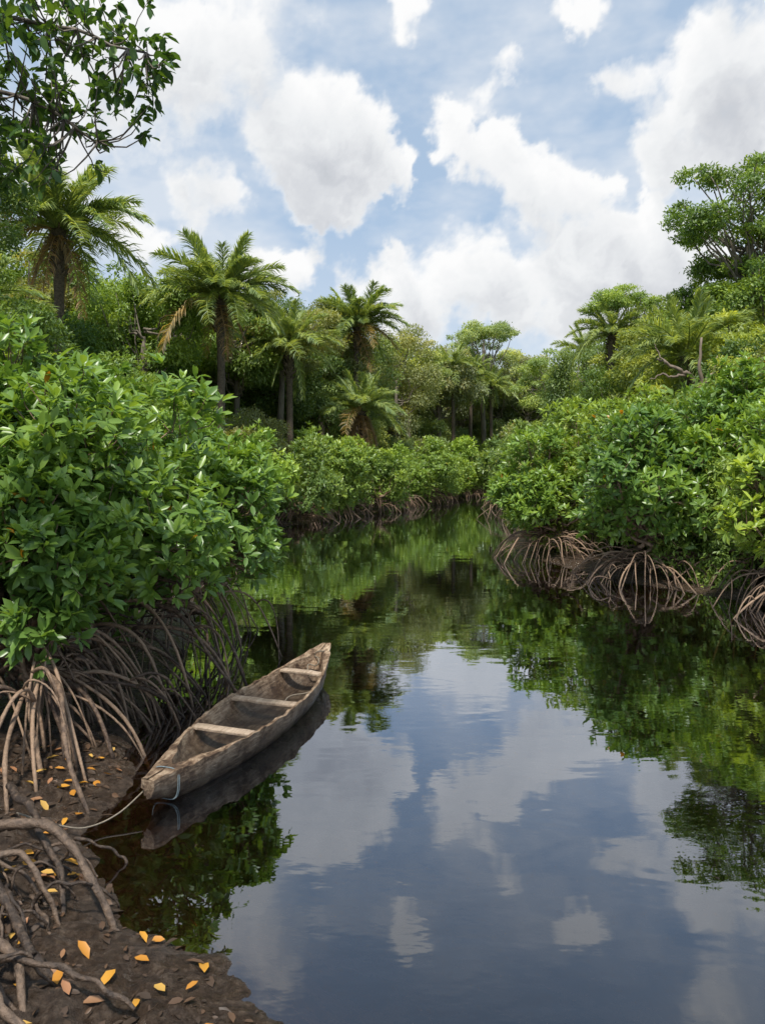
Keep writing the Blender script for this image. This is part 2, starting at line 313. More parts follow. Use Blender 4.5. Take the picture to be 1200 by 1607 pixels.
mangrove(13.6,14,2.9,2.2,2.0,1.9,1500,.22,G2,'mangrove bush overhanging the creek edge',False,50,22)
mid=[]
for v in range(2):
    C,R,d=make_lobes((0,0,2.4),(2.5,2.3,1.9),20,.38,zmin=-.8)
    me,tw=rosette_mesh('crown',C,R,d,1900,.25,GLOSSLEAF,False,asp=.42)
    tt=trunk_stems(0,0,C,.9,12).mesh('trunk',ROOT)
    tb,_=prop_roots('r',0,0,1.9,1.9,70,(.4,1.0),(.018,.036),(1.0,2.1),flatz=-.1)
    mid.append((me,tt,tb.mesh('prop_roots',ROOT)))
for k,(x,y,s) in enumerate([(-7.6,38.0,1.1),(-4.6,41.0,.9),(-3.4,46,1.15),(-.3,50.6,.85),(.9,57.5,1.05),(3.6,61.6,1.2),(5.4,69.5,.95),(8.6,78.5,1.3),(12,88.5,1.0),(14.2,91.5,1.2),(16.5,92.5,1.4),(-8.6,33,1.05),(-8.2,27,1.0),(-6.6,21,.95),(13.2,76,1.2),(10.3,56,1.2),(9,43,1.2),(8.6,34,1.1),(22,97,1.2)]):
    e=obj('mangrove_tree',None,loc=(x,y,0),rot=(0,0,k*1.9),scale=(s,s,s*rng.uniform(.85,1.15)));top(e,'rounded green mangrove with stilt roots at the waterline','mangrove tree','mangroves along the creek')
    a,b_,c=mid[k%2];g=rng.uniform(.85,1.3)
    obj('crown',a,e,color=(.19*g,.29*g,.08));obj('trunk',b_,e);r_=obj('prop_roots',c,e);r_['kind']='stuff'
# ------------------------------------------------------------------ broadleaf trees
def tree_variant(kind):
    tb=Tubes();vr=(.5,1.5)
    if kind=='full':
        C,R,d=make_lobes((0,0,5.6),(2.9,2.9,4.2),50,.25,zmin=-1,shell=(.55,.98),vr=vr);n=19000;L=.21;fl=.7
    elif kind=='round':
        C,R,d=make_lobes((0,0,6.8),(3.3,3.3,2.9),46,.25,zmin=-.9,shell=(.5,.98),vr=vr);n=17000;L=.22;fl=.65
    elif kind=='layer':
        C,R,d=make_lobes((0,0,6.2),(3.2,3.2,3.4),42,.24,zmin=-.8,shell=(.35,1.0),vr=vr);n=16000;L=.21;fl=.42
    elif kind=='umbrella':
        C,R,d=make_lobes((0,0,8.7),(3.2,3.2,1.1),36,.28,zmin=-.5,shell=(.25,1.0),vr=vr);n=10000;L=.19;fl=.35
    else:
        C,R,d=make_lobes((0,0,7.3),(3.4,3.4,2.6),32,.2,zmin=-.8,shell=(.4,1.08),vr=vr);n=9500;L=.19;fl=.38
    me=crown_mesh('crown',C,R,d,n,L,FOL,flat=fl)
    P=np.array([[0,0,-16],[.3,.2,-8],[-.1,0,-3],[.05,0,1.5],[.1,.08,3.5],[.0,.1,5.5],[0,0,max(6,C[:,2].mean()-.5)]]);tb.add(P,[.26,.25,.22,.2,.17,.14,.07],8)
    for c in C[:(32 if kind=='sparse' else 18)]:
        hi=max(2.0,min(7,c[2]))
        s=np.array([0,0,rng.uniform(min(3.2,hi-.5),hi)]);t=np.linspace(0,1,6)[:,None];q=s*(1-t)+c*t;q[:,2]-=.5*np.sin(np.pi*t[:,0])*.8
        q[1:-1]+=rng.normal(size=(4,3))*.14
        tb.add(q,np.linspace(.075,.02,6),5)
    return me,tb.mesh('trunk',BARK)
VAR={k:[tree_variant(k) for _ in range(nn)] for k,nn in [('full',4),('round',3),('layer',3),('umbrella',2),('sparse',2)]}
cols=[((.13,.215,.05),'deep green'),((.19,.29,.06),'bright green'),((.28,.35,.08),'yellow-green'),((.2,.225,.08),'olive green'),((.28,.31,.15),'pale green'),((.1,.18,.05),'dark green')]
def tree(x,y,h,r,kind,ci=None,label=None):
    z=float(hgt(x,y)[0]);ci=rng.integers(len(cols)) if ci is None else ci
    c,cn=cols[ci];g=rng.uniform(.78,1.2);me,tk=VAR[kind][rng.integers(len(VAR[kind]))]
    e=obj('rainforest_tree',None,loc=(x,y,z-.1),rot=(0,0,rng.uniform(0,6.28)))
    kn={'full':'bushy','round':'round-crowned','layer':'layered','umbrella':'flat-topped','sparse':'open-crowned'}[kind]
    top(e,label or f'{cn} {kn} rainforest tree on the creek bank','tree','rainforest trees on the banks')
    s=r/3.2;sz=s*rng.uniform(1.0,1.15) if kind in('full','round') else s
    top_=10.1 if kind in('full','round','layer') else 9.9
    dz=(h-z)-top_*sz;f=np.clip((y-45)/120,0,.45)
    cc=tuple(v*g*(1-f)+w*f for v,w in zip(c,(.32,.38,.25)))  # aerial haze mixed into the crown colour, paler with distance
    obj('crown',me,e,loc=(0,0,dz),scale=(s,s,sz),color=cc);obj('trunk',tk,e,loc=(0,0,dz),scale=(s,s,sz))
for a in [(-11.9,20,13.4,2.0,'full',0),(-11.6,21,9,2.2,'round',0),(-11,18.5,7,1.8,'full',1),(-13.0,40,14.6,3.2,'round',1),(-13,46,16.4,3.9,'layer',1),(-17,37,12,3.2,'full',5),(-7,50,16.3,3.6,'layer',3),(-9.8,49,15.8,3.6,'round',1),
 (-16.8,44,17.0,3.8,'full',0),(-20.5,43,16.5,3.8,'round',1),(-11.6,53,17.6,3.8,'full',5),(-7.8,56,17.4,3.8,'full',0),(-2,66,17.2,3.8,'full',1),(1.2,72,17.4,4,'full',3),(-4.6,70,19,4.2,'full',5),
 (-5.2,62,17.4,3.9,'round',3),(2.8,80,18.2,4.4,'layer',2),(6.6,86,19.2,4.6,'round',4),(13.4,97,22.6,5.2,'umbrella',1),(10,100,20.8,4.6,'round',1),(16.5,103,21,4.8,'round',2),(20,102,20,4.8,'round',4),(18.6,80,17.4,4.4,'layer',1),(18,65,15.4,4,'full',0),
 (12.6,103,10.5,4.4,'full',0),(14.8,106,12,4.6,'full',5),(17.5,100,10,4.4,'full',1),(10.2,104,11,4.4,'full',1),(14.5,112,17,4.8,'full',0),(19.5,108,15,4.8,'full',5),(9,95,9,3.8,'full',0),(13.6,98,8,3.6,'full',2),
 (18.6,55,16.6,3.4,'umbrella',1),(20.4,58,14.6,3.8,'round',2),(18,45,13.3,3.8,'round',2),(19.6,42,15,3.8,'layer',1),(20,38,14.8,3.6,'full',0),(19.9,40,20.4,4.0,'sparse',0),(22.8,41,21.4,4.2,'sparse',0),(21.6,39,17.8,3.8,'sparse',1),(20.6,43,17.0,3.4,'layer',0),(17,33,10.8,3.4,'layer',2),(-11,30,8.5,3,'full',1),
 (15.5,48,10,3.4,'full',0),(20.5,33,13.2,3.6,'full',1),(17.5,27,9.2,3.0,'round',1),(12.6,33,7.2,2.6,'layer',2),(-12.5,27,7.6,2.6,'layer',2),(15,29,9,2.4,'full',5),(13.6,27,7.6,2.0,'round',2)]:
    tree(*a)
lim_a=[-1.2,-.6,-.35,-.14,-.07,.04,.13,.2,.27,.38,.5,.7,1.3];lim_e=[.4,.33,.285,.245,.205,.185,.185,.175,.185,.215,.255,.3,.4]
PALM=[(-8.9,40,12.2,4.6,'tall oil palm with wide crown and drooping brown fronds',52,4,True),
(-2.1,60,14.6,4.7,'tall oil palm rising over the creek bank',50,3,True),
(-14.2,32,13.4,4.5,'tall shaggy oil palm with browning lower fronds',50,5,True),
(-1.6,51,7.0,3.7,'short oil palm with dry brown skirt of fronds',36,12,True),
(-14.6,25,8.0,3.6,'oil palm half hidden in thick foliage',30,6,True),
(-6.0,48,10.8,4.0,'oil palm among dense rainforest trees',30,3,False),
(14.0,34,8.2,3.6,'oil palm among dense rainforest trees',34,3,False),
(20.5,74,14.6,4,'oil palm among dense rainforest trees',28,2,False),
(8.0,84,14.4,4,'oil palm with pale fronds above the creek',30,8,False),
(10.9,90,14.2,4,'oil palm with pale fronds above the creek',30,10,False),
(14,94,13.4,3.8,'oil palm among dense rainforest trees',28,4,False),
(16.8,54,12.8,3.8,'oil palm among dense rainforest trees',30,2,False)]
placed=[]
def fill(n,sdr,kinds,er,hr,rr_,sp0,sp1):
    tries=0;c0=len(placed)
    while len(placed)<c0+n and tries<9000:
        tries+=1
        y=rng.uniform(17,125);x=rng.uniform(-.75,.8)*y+rng.normal()*2
        sd=sdist(x,y)[0]
        if sd<sdr[0] or sd>sdr[1]: continue
        if any((x-a)**2+(y-b)**2<(sp0+sp1*y)**2 for a,b in placed): continue
        if x/y<-.5 and y<24: continue
        if x<0 and y<22: continue
        h=3+np.interp(x/y,lim_a,lim_e)*rng.uniform(*er)*y
        h=min(h,rng.uniform(*hr) if sd<6 else max(20,hr[1]) if hr[1]>12 else rng.uniform(*hr))
        r=np.clip(h*rng.uniform(*rr_),1.9,4.8)
        bad=False
        for (px,py,PH,PL,*_) in PALM:
            if y<py+1.5 and abs(x/y-px/py)<(PL*.85)/py+.75*r/y:
                h=min(h,3+(PH-PL*.72-3)/py*y)
            if (x-px)**2+(y-py)**2<6: bad=True
        if bad or h<3.2: continue
        placed.append((x,y));tree(x,y,h,r,kinds[rng.integers(len(kinds))])
fill(150,(2.6,34),['full','full','round','layer','full'],(.6,1.0),(6,14),(.26,.4),2.0,.02)
fill(85,(2.2,9),['full','full','layer'],(.25,.6),(4.5,8),(.36,.5),1.5,.012)
Cs=[];Rs=[]
while len(Cs)<580:
    y=rng.uniform(15,115);x=rng.uniform(-.6,.7)*y;sd=sdist(x,y)[0]
    if sd<1.5 or sd>12:continue
    if x<0 and y<16: continue
    Cs.append((x,y,float(hgt(x,y)[0])+rng.uniform(.3,1.8+min(3.2,sd*.6))));Rs.append(rng.uniform(.8,1.8))
Cs=np.array(Cs);Rs=np.array(Rs);me=crown_mesh('undergrowth',Cs,Rs,np.tile([0,0,.5],(len(Cs),1)),165000,.26,FOL)
u=obj('undergrowth',me,color=(.18,.275,.07));u['kind']='stuff'
# ------------------------------------------------------------------ palms
def frond_mesh(name,a,b,xs,mat,seed,ln=1.0,sag=.3,nl=72):
    r=np.random.default_rng(seed);t=np.linspace(0,1,14)
    X=xs*(t-.12*t*t);Z=a*t-b*t**2;Y=.05*np.sin(t*3+seed)*t
    P=np.stack([X,Y,Z],1)*ln
    tb=Tubes();tb.add(P,np.linspace(.013,.003,14),4,.75)
    tl=np.linspace(.12,.99,nl);V=[];T=[];vv=[];n0=0
    p=np.stack([np.interp(tl,t,P[:,i]) for i in range(3)],1);tg=nrm(np.stack([np.interp(tl,t,np.gradient(P[:,i])) for i in range(3)],1))
    for s in(-1,1):
        for i in range(nl):
            l_=.24*(math.sin(math.pi*(.12+.82*tl[i]))**.6)*r.uniform(.8,1.12)*ln
            side=np.array([0,s,0])
            d1=nrm(side*.75+tg[i]*.8+np.array([0,0,r.uniform(-.1,.6)]));d2=nrm(d1+np.array([0,0,-sag*2*r.uniform(.4,1.5)]))
            w=nrm(np.cross(d1,np.array([0,0,1.])+r.normal(size=3)*.35))*.0072*ln
            q0=p[i];q1=q0+d1*l_*.5;q2=q1+d2*l_*.5
            V+= [q0-w*.6,q0+w*.6,q1+w,q1-w,q2];T+=[[n0,n0+1,n0+2],[n0,n0+2,n0+3],[n0+3,n0+2,n0+4]];v=r.uniform(.25,1);vv+=[v]*5;n0+=5
    V1=np.concatenate(tb.V);Vall=np.vstack([V1,np.array(V)]);T=np.array(T)+len(V1)
    if tb.T:T=np.vstack([T,np.array(tb.T)])
    va=np.concatenate([np.concatenate(tb.var),vv]);Q=np.concatenate(tb.Q)
    return make_mesh(name,Vall,T,Q,va,False,mat),(Vall,T,Q,va)
FR=[frond_mesh('frond',1.0,.25,.5,FOL,1),frond_mesh('frond',.85,.48,.85,FOL,2),frond_mesh('frond',.62,.62,.98,FOL,3),frond_mesh('frond',.3,.75,.92,FOL,4),frond_mesh('frond',-.1,.85,.5,FOL,5,sag=.7)]
PG=[(.21,.29,.13),(.165,.24,.1)]
def palm_trunk(H,r=.24):
    tb=Tubes();n=24;z=np.linspace(-.5,H,n);P=np.stack([.15*np.sin(z*.3),.1*np.cos(z*.25),z],1)
    R=r*(1+.12*(np.arange(n)%2))*np.interp(z/H,[0,.1,.8,1],[1.2,1,1,1.35]);tb.add(P,R,9,.4)
    for k in range(70):
        zz=H-rng.uniform(0,2.2);a=k*2.4;c=np.array([.15*math.sin(zz*.3),.1*math.cos(zz*.25),zz]);dd=np.array([math.cos(a),math.sin(a),.9])
        tb.add([c+dd*.1,c+dd*.42],[.06,.035],4,rng.random())
    return tb.mesh('trunk',PALMBARK)
def palm(x,y,H,L,label,nf=36,dead=5,full=True):
    z=float(hgt(x,y)[0]);e=obj('oil_palm',None,loc=(x,y,z),rot=(0,0,rng.uniform(0,6)));top(e,label,'palm tree','oil palms above the creek')
    H=H-z;obj('trunk',palm_trunk(H,.2),e)
    tx=.15*math.sin(H*.3);ty=.1*math.cos(H*.25);parts=[]
    for k in range(nf+dead):
        f=k/nf
        if k>=nf: idx=4;cl=(.25,.19,.13)
        else:
            idx=0 if f<.22 else 1 if f<.54 else 2 if f<.84 else 3
            cl=PG[k%2] if f<.9 or k%3 else (.26,.22,.13)
        s=L*rng.uniform(.8,1.1)*(.9 if idx==0 else .8 if idx==4 else 1)
        rot=(rng.normal()*.12,rng.normal()*.1,k*2.39996+rng.normal()*.12)
        if full:
            o=obj('frond',FR[idx][0],e,loc=(tx,ty,H-(.0 if idx<4 else .25)),rot=rot,scale=(s,s,s),color=cl)
            if k>=nf:o['label']='dry brown hanging frond'
        else:
            M=Matrix.LocRotScale(Vector((tx,ty,H)),Euler(rot),Vector((s,s,s)));M=np.array(M)
            Vv,T,Q,va=FR[idx][1];parts.append((Vv@M[:3,:3].T+M[:3,3],T,Q,va))
    if not full:
        n=0;VV=[];TT=[];QQ=[];AA=[]
        for Vv,T,Q,va in parts:
            VV.append(Vv);TT.append(T+n);QQ.append(Q+n);AA.append(va);n+=len(Vv)
        obj('crown',make_mesh('crown',np.concatenate(VV),np.concatenate(TT),np.concatenate(QQ),np.concatenate(AA),False,FOL),e,color=PG[0])
for a in PALM: palm(*a)
# ------------------------------------------------------------------ bare dead tree on right bank
e=obj('dead_tree',None,loc=(12.0,28,0));top(e,'brown bare dead tree with forked branches above mangroves','tree')
tb=Tubes()
for P,R in [([(0,0,-.3),(.2,0,2.5),(.1,.1,5),(.25,.1,6.2),(.1,0,7.0),(.15,0,8.0)],(.15,.04)),([(.2,.1,6.0),(-.3,0,6.6),(-.9,0,6.85),(-1.5,.1,7.25)],(.11,.04)),([(-.4,0,6.6),(-.9,-.1,6.5),(-1.4,0,6.6),(-1.8,0,6.4)],(.06,.02)),([(.25,.1,6.2),(.6,0,6.7),(.8,0,7.3)],(.07,.02)),([(-1.2,0,7.0),(-1.5,.1,7.5),(-1.6,.1,7.8)],(.03,.01))]:
    P=np.array(P,float);tt_=np.linspace(0,1,len(P));ts=np.linspace(0,1,16);q=np.stack([np.interp(ts,tt_,P[:,i]) for i in range(3)],1)+rng.normal(size=(16,3))*.03
    tb.add(q,np.linspace(R[0],R[1],16),7,rng.random())
obj('trunk',tb.mesh('trunk',DEAD),e)
# ------------------------------------------------------------------ overhanging near tree (compact leafy spray)
e=obj('overhanging_tree',None,loc=(-5.4,5.2,0));top(e,'tree with dark leafy branches hanging over the bank','tree')
tb=Tubes();tb.add([(0,0,-.2),(.1,.1,2),(0,.2,4),(.3,.3,5.6),(.6,.3,7.0)],[.2,.17,.15,.13,.08],9,.5)
Pl=[];Dl=[]
limbs=[np.array([(.2,.25,5.0),(1.0,.25,5.75),(1.7,.3,6.25),(2.3,.35,6.45),(3.0,.4,6.35),(3.6,.4,6.15)]),
       np.array([(.1,.2,4.6),(.9,.2,5.2),(1.6,.25,5.7),(2.3,.3,5.9),(2.9,.35,5.75),(3.3,.35,5.45)]),
       np.array([(.4,.3,6.2),(1.2,.3,6.7),(2.0,.3,7.0),(2.8,.4,7.0),(3.5,.4,6.8)])]
LP=[]
for Lm in limbs:
    tt_=np.linspace(0,1,len(Lm));ts=np.linspace(0,1,22);q=np.stack([np.interp(ts,tt_,Lm[:,i]) for i in range(3)],1)
    q[1:]+=rng.normal(size=(21,3))*.02;tb.add(q,np.linspace(.035,.008,22),6,.4);LP.append(q[8:])
LP=np.concatenate(LP)
for k in range(320):
    d=nrm(rng.normal(size=3))*rng.random()**.33
    a=np.array([2.5,.35,6.1])+d*np.array([1.35,.75,1.0])
    if a[0]>3.85: continue
    j=np.argmin(np.linalg.norm(LP-a,axis=1)+rng.random(len(LP))*.3);s=LP[j]
    t=np.linspace(0,1,5)[:,None];q=s*(1-t)+a*t+rng.normal(size=(5,3))*.02*t;q[:,2]-=.08*np.sin(np.pi*t[:,0])
    tb.add(q,np.linspace(.008,.003,5),4,.4);dd=nrm(a-s)
    for _ in range(rng.integers(7,12)):
        Pl.append(a+rng.normal(size=3)*.02-dd*rng.random()*.12);Dl.append(nrm(dd*.5+rng.normal(size=3)*.7+np.array([0,0,-.1])))
Pl=np.array(Pl);Dl=np.array(Dl);n=len(Pl);Ls=rng.uniform(.07,.13,n)
V,T,k=leaves(Pl,Dl,np.array([0,0,1.])+rng.normal(size=(n,3))*.4,Ls,Ls*.5,True)
obj('crown',make_mesh('crown',V,T,var=np.repeat(rng.random(n),k),mat=GLOSSLEAF,smooth=True),e,color=(.065,.135,.032))
obj('trunk',tb.mesh('trunk',BARK),e)
# ------------------------------------------------------------------ canoe
NT=48;NS=11
t=np.linspace(0,1,NT)
LEN=4.45
w=.06+.385*np.sin(np.pi*np.clip(t,0,1))**np.where(t<.5,1.05,.85)
zr=.285+.03*np.clip(1-t/.25,0,1)**2+.19*np.clip((t-.6)/.4,0,1)**2
zk=-.13+.27*np.clip(1-t/.2,0,1)**1.5+.40*np.clip((t-.78)/.22,0,1)**1.7
a=np.linspace(0,np.pi,NS)
sx_=np.sign(np.cos(a))*np.abs(np.cos(a))**.55;sz_=np.clip(np.sin(a),0,1)**.75
wob=.008*rng.normal(size=(NT,NS))
Y=(t-.5)*LEN
out=np.stack([w[:,None]*sx_[None]*(1-.14*sz_[None])+wob,np.repeat(Y[:,None],NS,1),zr[:,None]-(zr-zk)[:,None]*sz_[None]+wob],-1)
inn_f=np.clip((t-.085)/.14,0,1)**.5*np.clip((.945-t)/.12,0,1)**.5
wi=np.maximum(w-.034,0)*inn_f;zf=np.maximum(zk+.13,.03);zf=zr-(zr-zf)*inn_f
inn=np.stack([wi[:,None]*sx_[None]*(1-.16*sz_[None])+wob*.5,np.repeat(Y[:,None],NS,1),zr[:,None]-(zr-zf)[:,None]*sz_[None]],-1)
rim=.018*rng.normal(size=NT)*.5
for A_ in(out,inn): A_[:,0,2]+=rim;A_[:,-1,2]+=rim[::-1]
V=np.vstack([out.reshape(-1,3),inn.reshape(-1,3)]);O=NT*NS;Q=[];T=[]
for i in range(NT-1):
    for j in range(NS-1):
        Q.append([i*NS+j,i*NS+j+1,(i+1)*NS+j+1,(i+1)*NS+j]);Q.append([O+i*NS+j,O+(i+1)*NS+j,O+(i+1)*NS+j+1,O+i*NS+j+1])
    Q.append([i*NS,(i+1)*NS,O+(i+1)*NS,O+i*NS]);j=NS-1;Q.append([i*NS+j,O+i*NS+j,O+(i+1)*NS+j,(i+1)*NS+j])
for j in range(1,NS-1):
    T.append([0,j,j+1]);b0=(NT-1)*NS;T.append([b0,b0+j+1,b0+j])
can=obj('dugout_canoe',None,loc=(-1.43,8.5,0),rot=(0,math.radians(1.5),math.radians(-15.8)));top(can,'weathered wooden dugout canoe moored to the muddy bank','canoe')
hm=make_mesh('hull',V,np.array(T),np.array(Q),mat=WOOD,smooth=True)
hull=obj('hull',hm,can)
try:
    hm.set_sharp_from_angle(angle=math.radians(38))
except Exception: pass
def box(cx,cy,cz,sx,sy,sz):
    v=[];n=7
    for i in range(n):
        x=cx-sx/2+sx*i/(n-1);jz=rng.normal()*.003;jy=rng.normal()*.004
        for (a_,b_) in [(-1,-1),(1,-1),(1,1),(-1,1)]: v.append((x,cy+a_*sy/2+jy,cz+b_*sz/2+jz))
    Q=[]
    for i in range(n-1):
        for k in range(4):
            Q.append([i*4+k,i*4+(k+1)%4,i*4+4+(k+1)%4,i*4+4+k])
    Q.append([3,2,1,0]);e_=(n-1)*4;Q.append([e_,e_+1,e_+2,e_+3]);return np.array(v),np.array(Q)
for tt_,dz in((.31,-.025),(.53,-.025),(.79,-.03)):
    ww=np.interp(tt_,t,w);zz=np.interp(tt_,t,zr)
    v,qq=box(0,(tt_-.5)*LEN,zz+dz,ww*2-.05,.13,.032)
    o_=obj('seat',make_mesh('seat',v,quads=qq,mat=PLANK),can)
    bm=o_.modifiers.new('b','BEVEL');bm.width=.006;bm.segments=2
tb=Tubes()
for dy in(0,.012):
    ti=.06+dy/LEN;ww=np.interp(ti,t,w)+.004;zz=np.interp(ti,t,zr);kk=np.interp(ti,t,zk)
    th=np.linspace(0,2*np.pi,40);P=np.stack([ww*np.sign(np.cos(th))*np.abs(np.cos(th))**.55,np.full(40,(ti-.5)*LEN)+.008*np.sin(th*2+dy*90),(zz+kk)/2+((zz-kk)/2+.005)*np.sign(np.sin(th))*np.abs(np.sin(th))**.6],1);tb.add(P,.004,6,.5,False)
obj('rope_band',tb.mesh('rope_band',BLUEROPE),can)
tb=Tubes();s=np.linspace(0,1,60)
P=np.stack([.09*np.sin(s*14)*(1-.4*s)+.02,1.45+.5*s+.05*np.cos(s*17),.18+ .27*s+.02*np.sin(s*23)],1);tb.add(P,.009,5,.5)
P=np.stack([.16+.1*np.sin(s*5),1.5-.9*s,.18-.06*s+.02*np.sin(s*9)],1);tb.add(P,.009,5,.5)
obj('stern_rope',tb.mesh('stern_rope',ROPE),can)
R_=np.array([(-2.0,6.6,.24),(-2.1,6.4,.17),(-2.2,6.2,.1),(-2.32,6.08,.06),(-2.45,5.95,.07),(-2.6,5.88,.14),(-2.75,5.86,.19),(-2.95,5.92,.22)])
tt2=np.linspace(0,1,len(R_));ts=np.linspace(0,1,40);R2=np.stack([np.interp(ts,tt2,R_[:,i]) for i in range(3)],1)
for _ in range(4): R2[1:-1]=(R2[:-2]+R2[1:-1]+R2[2:])/3
tb=Tubes();tb.add(R2,.0065,6);mr_=obj('mooring_rope',tb.mesh('mooring_rope',ROPE));top(mr_,'thin pale mooring rope running from canoe to mud','rope')
# ------------------------------------------------------------------ foreground roots
def spl(P,n=46):
    P=np.array(P,float);tt=np.linspace(0,1,len(P));ts=np.linspace(0,1,n);Rr=np.stack([np.interp(ts,tt,P[:,i]) for i in range(3)],1)
    for _ in range(7): Rr[1:-1]=(Rr[:-2]+2*Rr[1:-1]+Rr[2:])/4
    ph=rng.uniform(0,6,3)
    for i in range(3): Rr[1:-1,i]+=.012*np.sin(ts[1:-1]*12+ph[i])+.005*np.sin(ts[1:-1]*33+ph[i]*2)
    return Rr
roots=[([(-3.2,5.3,.35),(-2.7,5.2,.48),(-2.4,5.15,.5),(-2.1,5.0,.42),(-1.85,4.8,.25),(-1.72,4.7,.0)],.036),
([(-3.0,5.9,.45),(-2.7,5.6,.45),(-2.5,5.3,.4),(-2.25,5.1,.3),(-2.1,4.8,.05)],.028),
([(-3.1,5.0,.6),(-2.7,4.9,.5),(-2.45,4.6,.4),(-2.2,4.4,.3),(-2.0,4.2,.22),(-1.8,4.1,.05)],.036),
([(-2.8,4.6,.5),(-2.5,4.4,.48),(-2.25,4.15,.42),(-2.0,4.0,.32),(-1.85,3.8,.1)],.032),
([(-2.6,4.1,.3),(-2.1,4.0,.33),(-1.8,3.95,.33),(-1.5,3.9,.26),(-1.3,3.85,.16)],.02),
([(-2.5,3.9,.4),(-2.1,3.85,.4),(-1.95,3.7,.36),(-1.7,3.55,.2)],.03),
([(-2.9,5.4,.2),(-2.6,4.95,.32),(-2.4,4.5,.28),(-2.3,4.1,.3),(-2.1,3.7,.3)],.026),
([(-2.9,4.8,.3),(-2.6,4.7,.5),(-2.35,4.75,.52),(-2.15,4.7,.33),(-2.05,4.65,.05)],.024),
([(-2.8,5.5,.3),(-2.55,5.45,.4),(-2.3,5.4,.3),(-2.15,5.35,.05)],.018)]
for k in range(20):
    x=rng.uniform(-3.0,-2.2);y=rng.uniform(3.8,5.7);a_=rng.uniform(-1.3,.4);L_=rng.uniform(.4,.85)
    z0=float(hgt(x,y)[0]);roots.append(([(x,y,z0-.05),(x+.25*L_*math.cos(a_),y+.25*L_*math.sin(a_),z0+rng.uniform(.12,.28)),(x+.7*L_*math.cos(a_+.2),y+.7*L_*math.sin(a_+.2),z0+rng.uniform(.08,.2)),(x+L_*math.cos(a_+.3),y+L_*math.sin(a_+.3),z0-.08)],rng.uniform(.009,.018)))
for P,r_ in roots:
    tb=Tubes();P=spl(P);kn=np.convolve(rng.normal(size=len(P)+4),[.25,.5,.25],'same')[2:-2];R=r_*np.linspace(1.1,.6,len(P))*(1+.17*kn);tb.add(P,R,10,rng.random()*.8)
    o_=obj('mangrove_root',tb.mesh('mangrove_root',ROOTDARK));top(o_,'gnarled brown mangrove root arching over wet mud','root','exposed mangrove roots on the mud')
# ------------------------------------------------------------------ fallen leaves and litter
V,T,k=leaves(np.zeros((1,3)),np.array([[1.,0,0]]),np.array([[0,0,1.]]),1.,.5,True)
V=V-np.array([.5,0,0]);V[:,2]+=.12*np.abs(V[:,1]);LM=[]
for s in(.5,-.7,1.1):
    v=V.copy();v[:,2]+=s*.25*(v[:,0]**2);LM.append(make_mesh('fallen_leaf',v,T,var=np.full(len(v),.55),mat=FALLEN,smooth=True))
cnt=0
while cnt<90:
    y=rng.uniform(3.6,5.4) if cnt%5<2 else rng.uniform(5.2,7.6);x=rng.uniform(-.54*y,-.7);sd=sdist(x,y)[0]
    if sd<.03 or sd>2.6:continue
    z=float(hgt(x,y)[0]);s=rng.uniform(.075,.14)
    if z<.02: continue
    c=[(.5,.25,.035),(.42,.19,.03),(.3,.15,.08),(.24,.13,.07),(.48,.3,.08)][rng.integers(5)]
    o_=obj('fallen_leaf',LM[cnt%3],loc=(x,y,z+.028),rot=(rng.normal()*.25,rng.normal()*.25,rng.uniform(0,6.3)),scale=(s,s*rng.uniform(.8,1.1),s),color=c)
    top(o_,'fallen yellow-brown leaf on wet mud','leaf','fallen leaves on the mud');cnt+=1
n=1300;X=rng.uniform(-4,-.5,n);Y_=rng.uniform(3.2,7.8,n);sd=sdist(X,Y_);cl=fb(X,Y_,1.7);ok=(sd>.0)&(sd<2.4)&(cl>-.25);X=X[ok];Y_=Y_[ok];n=len(X);Z=hgt(X,Y_)
a_=rng.uniform(0,6.28,n);Ls=rng.uniform(.03,.12,n)
V,T,k=leaves(np.stack([X,Y_,Z+.01],1),np.stack([np.cos(a_),np.sin(a_),rng.normal(size=n)*.2],1),np.array([0,0,1.])+rng.normal(size=(n,3))*.35,Ls,Ls*.5,True)
o_=obj('leaf_litter',make_mesh('leaf_litter',V,T,var=np.repeat(rng.random(n)*.8,k),mat=FALLEN),color=(.075,.048,.033));o_['kind']='stuff'
# ------------------------------------------------------------------ sky: Nishita world + cloud dome sector
SUN_EL=math.radians(62);SUN_AZ=math.radians(188)
sun_dir=Vector((math.sin(SUN_AZ)*math.cos(SUN_EL),math.cos(SUN_AZ)*math.cos(SUN_EL),math.sin(SUN_EL)))
PERM=np.random.default_rng(3).permutation(512).astype(np.int64)
GR=nrm(np.random.default_rng(4).normal(size=(512,3)))
def perlin(P):
    I=np.floor(P).astype(np.int64);F=P-I;U=F*F*F*(F*(F*6-15)+10);out=np.zeros(len(P))
    for dx in(0,1):
        for dy in(0,1):
            for dz in(0,1):
                h=PERM[(PERM[(PERM[(I[:,0]+dx)&511]+I[:,1]+dy)&511]+I[:,2]+dz)&511]
                g=GR[h];d=g[:,0]*(F[:,0]-dx)+g[:,1]*(F[:,1]-dy)+g[:,2]*(F[:,2]-dz)
                out+=d*(U[:,0] if dx else 1-U[:,0])*(U[:,1] if dy else 1-U[:,1])*(U[:,2] if dz else 1-U[:,2])
    return out
def fbm(P,s,oct,gain=.5,off=0,bil=False):
    v=0;a=1;P=P*s+off
    for k in range(oct):
        n=perlin(P)
        v=v+a*((.35-np.abs(n)*1.4) if bil else n);a*=gain;P=P*2.03+7.1
    return v
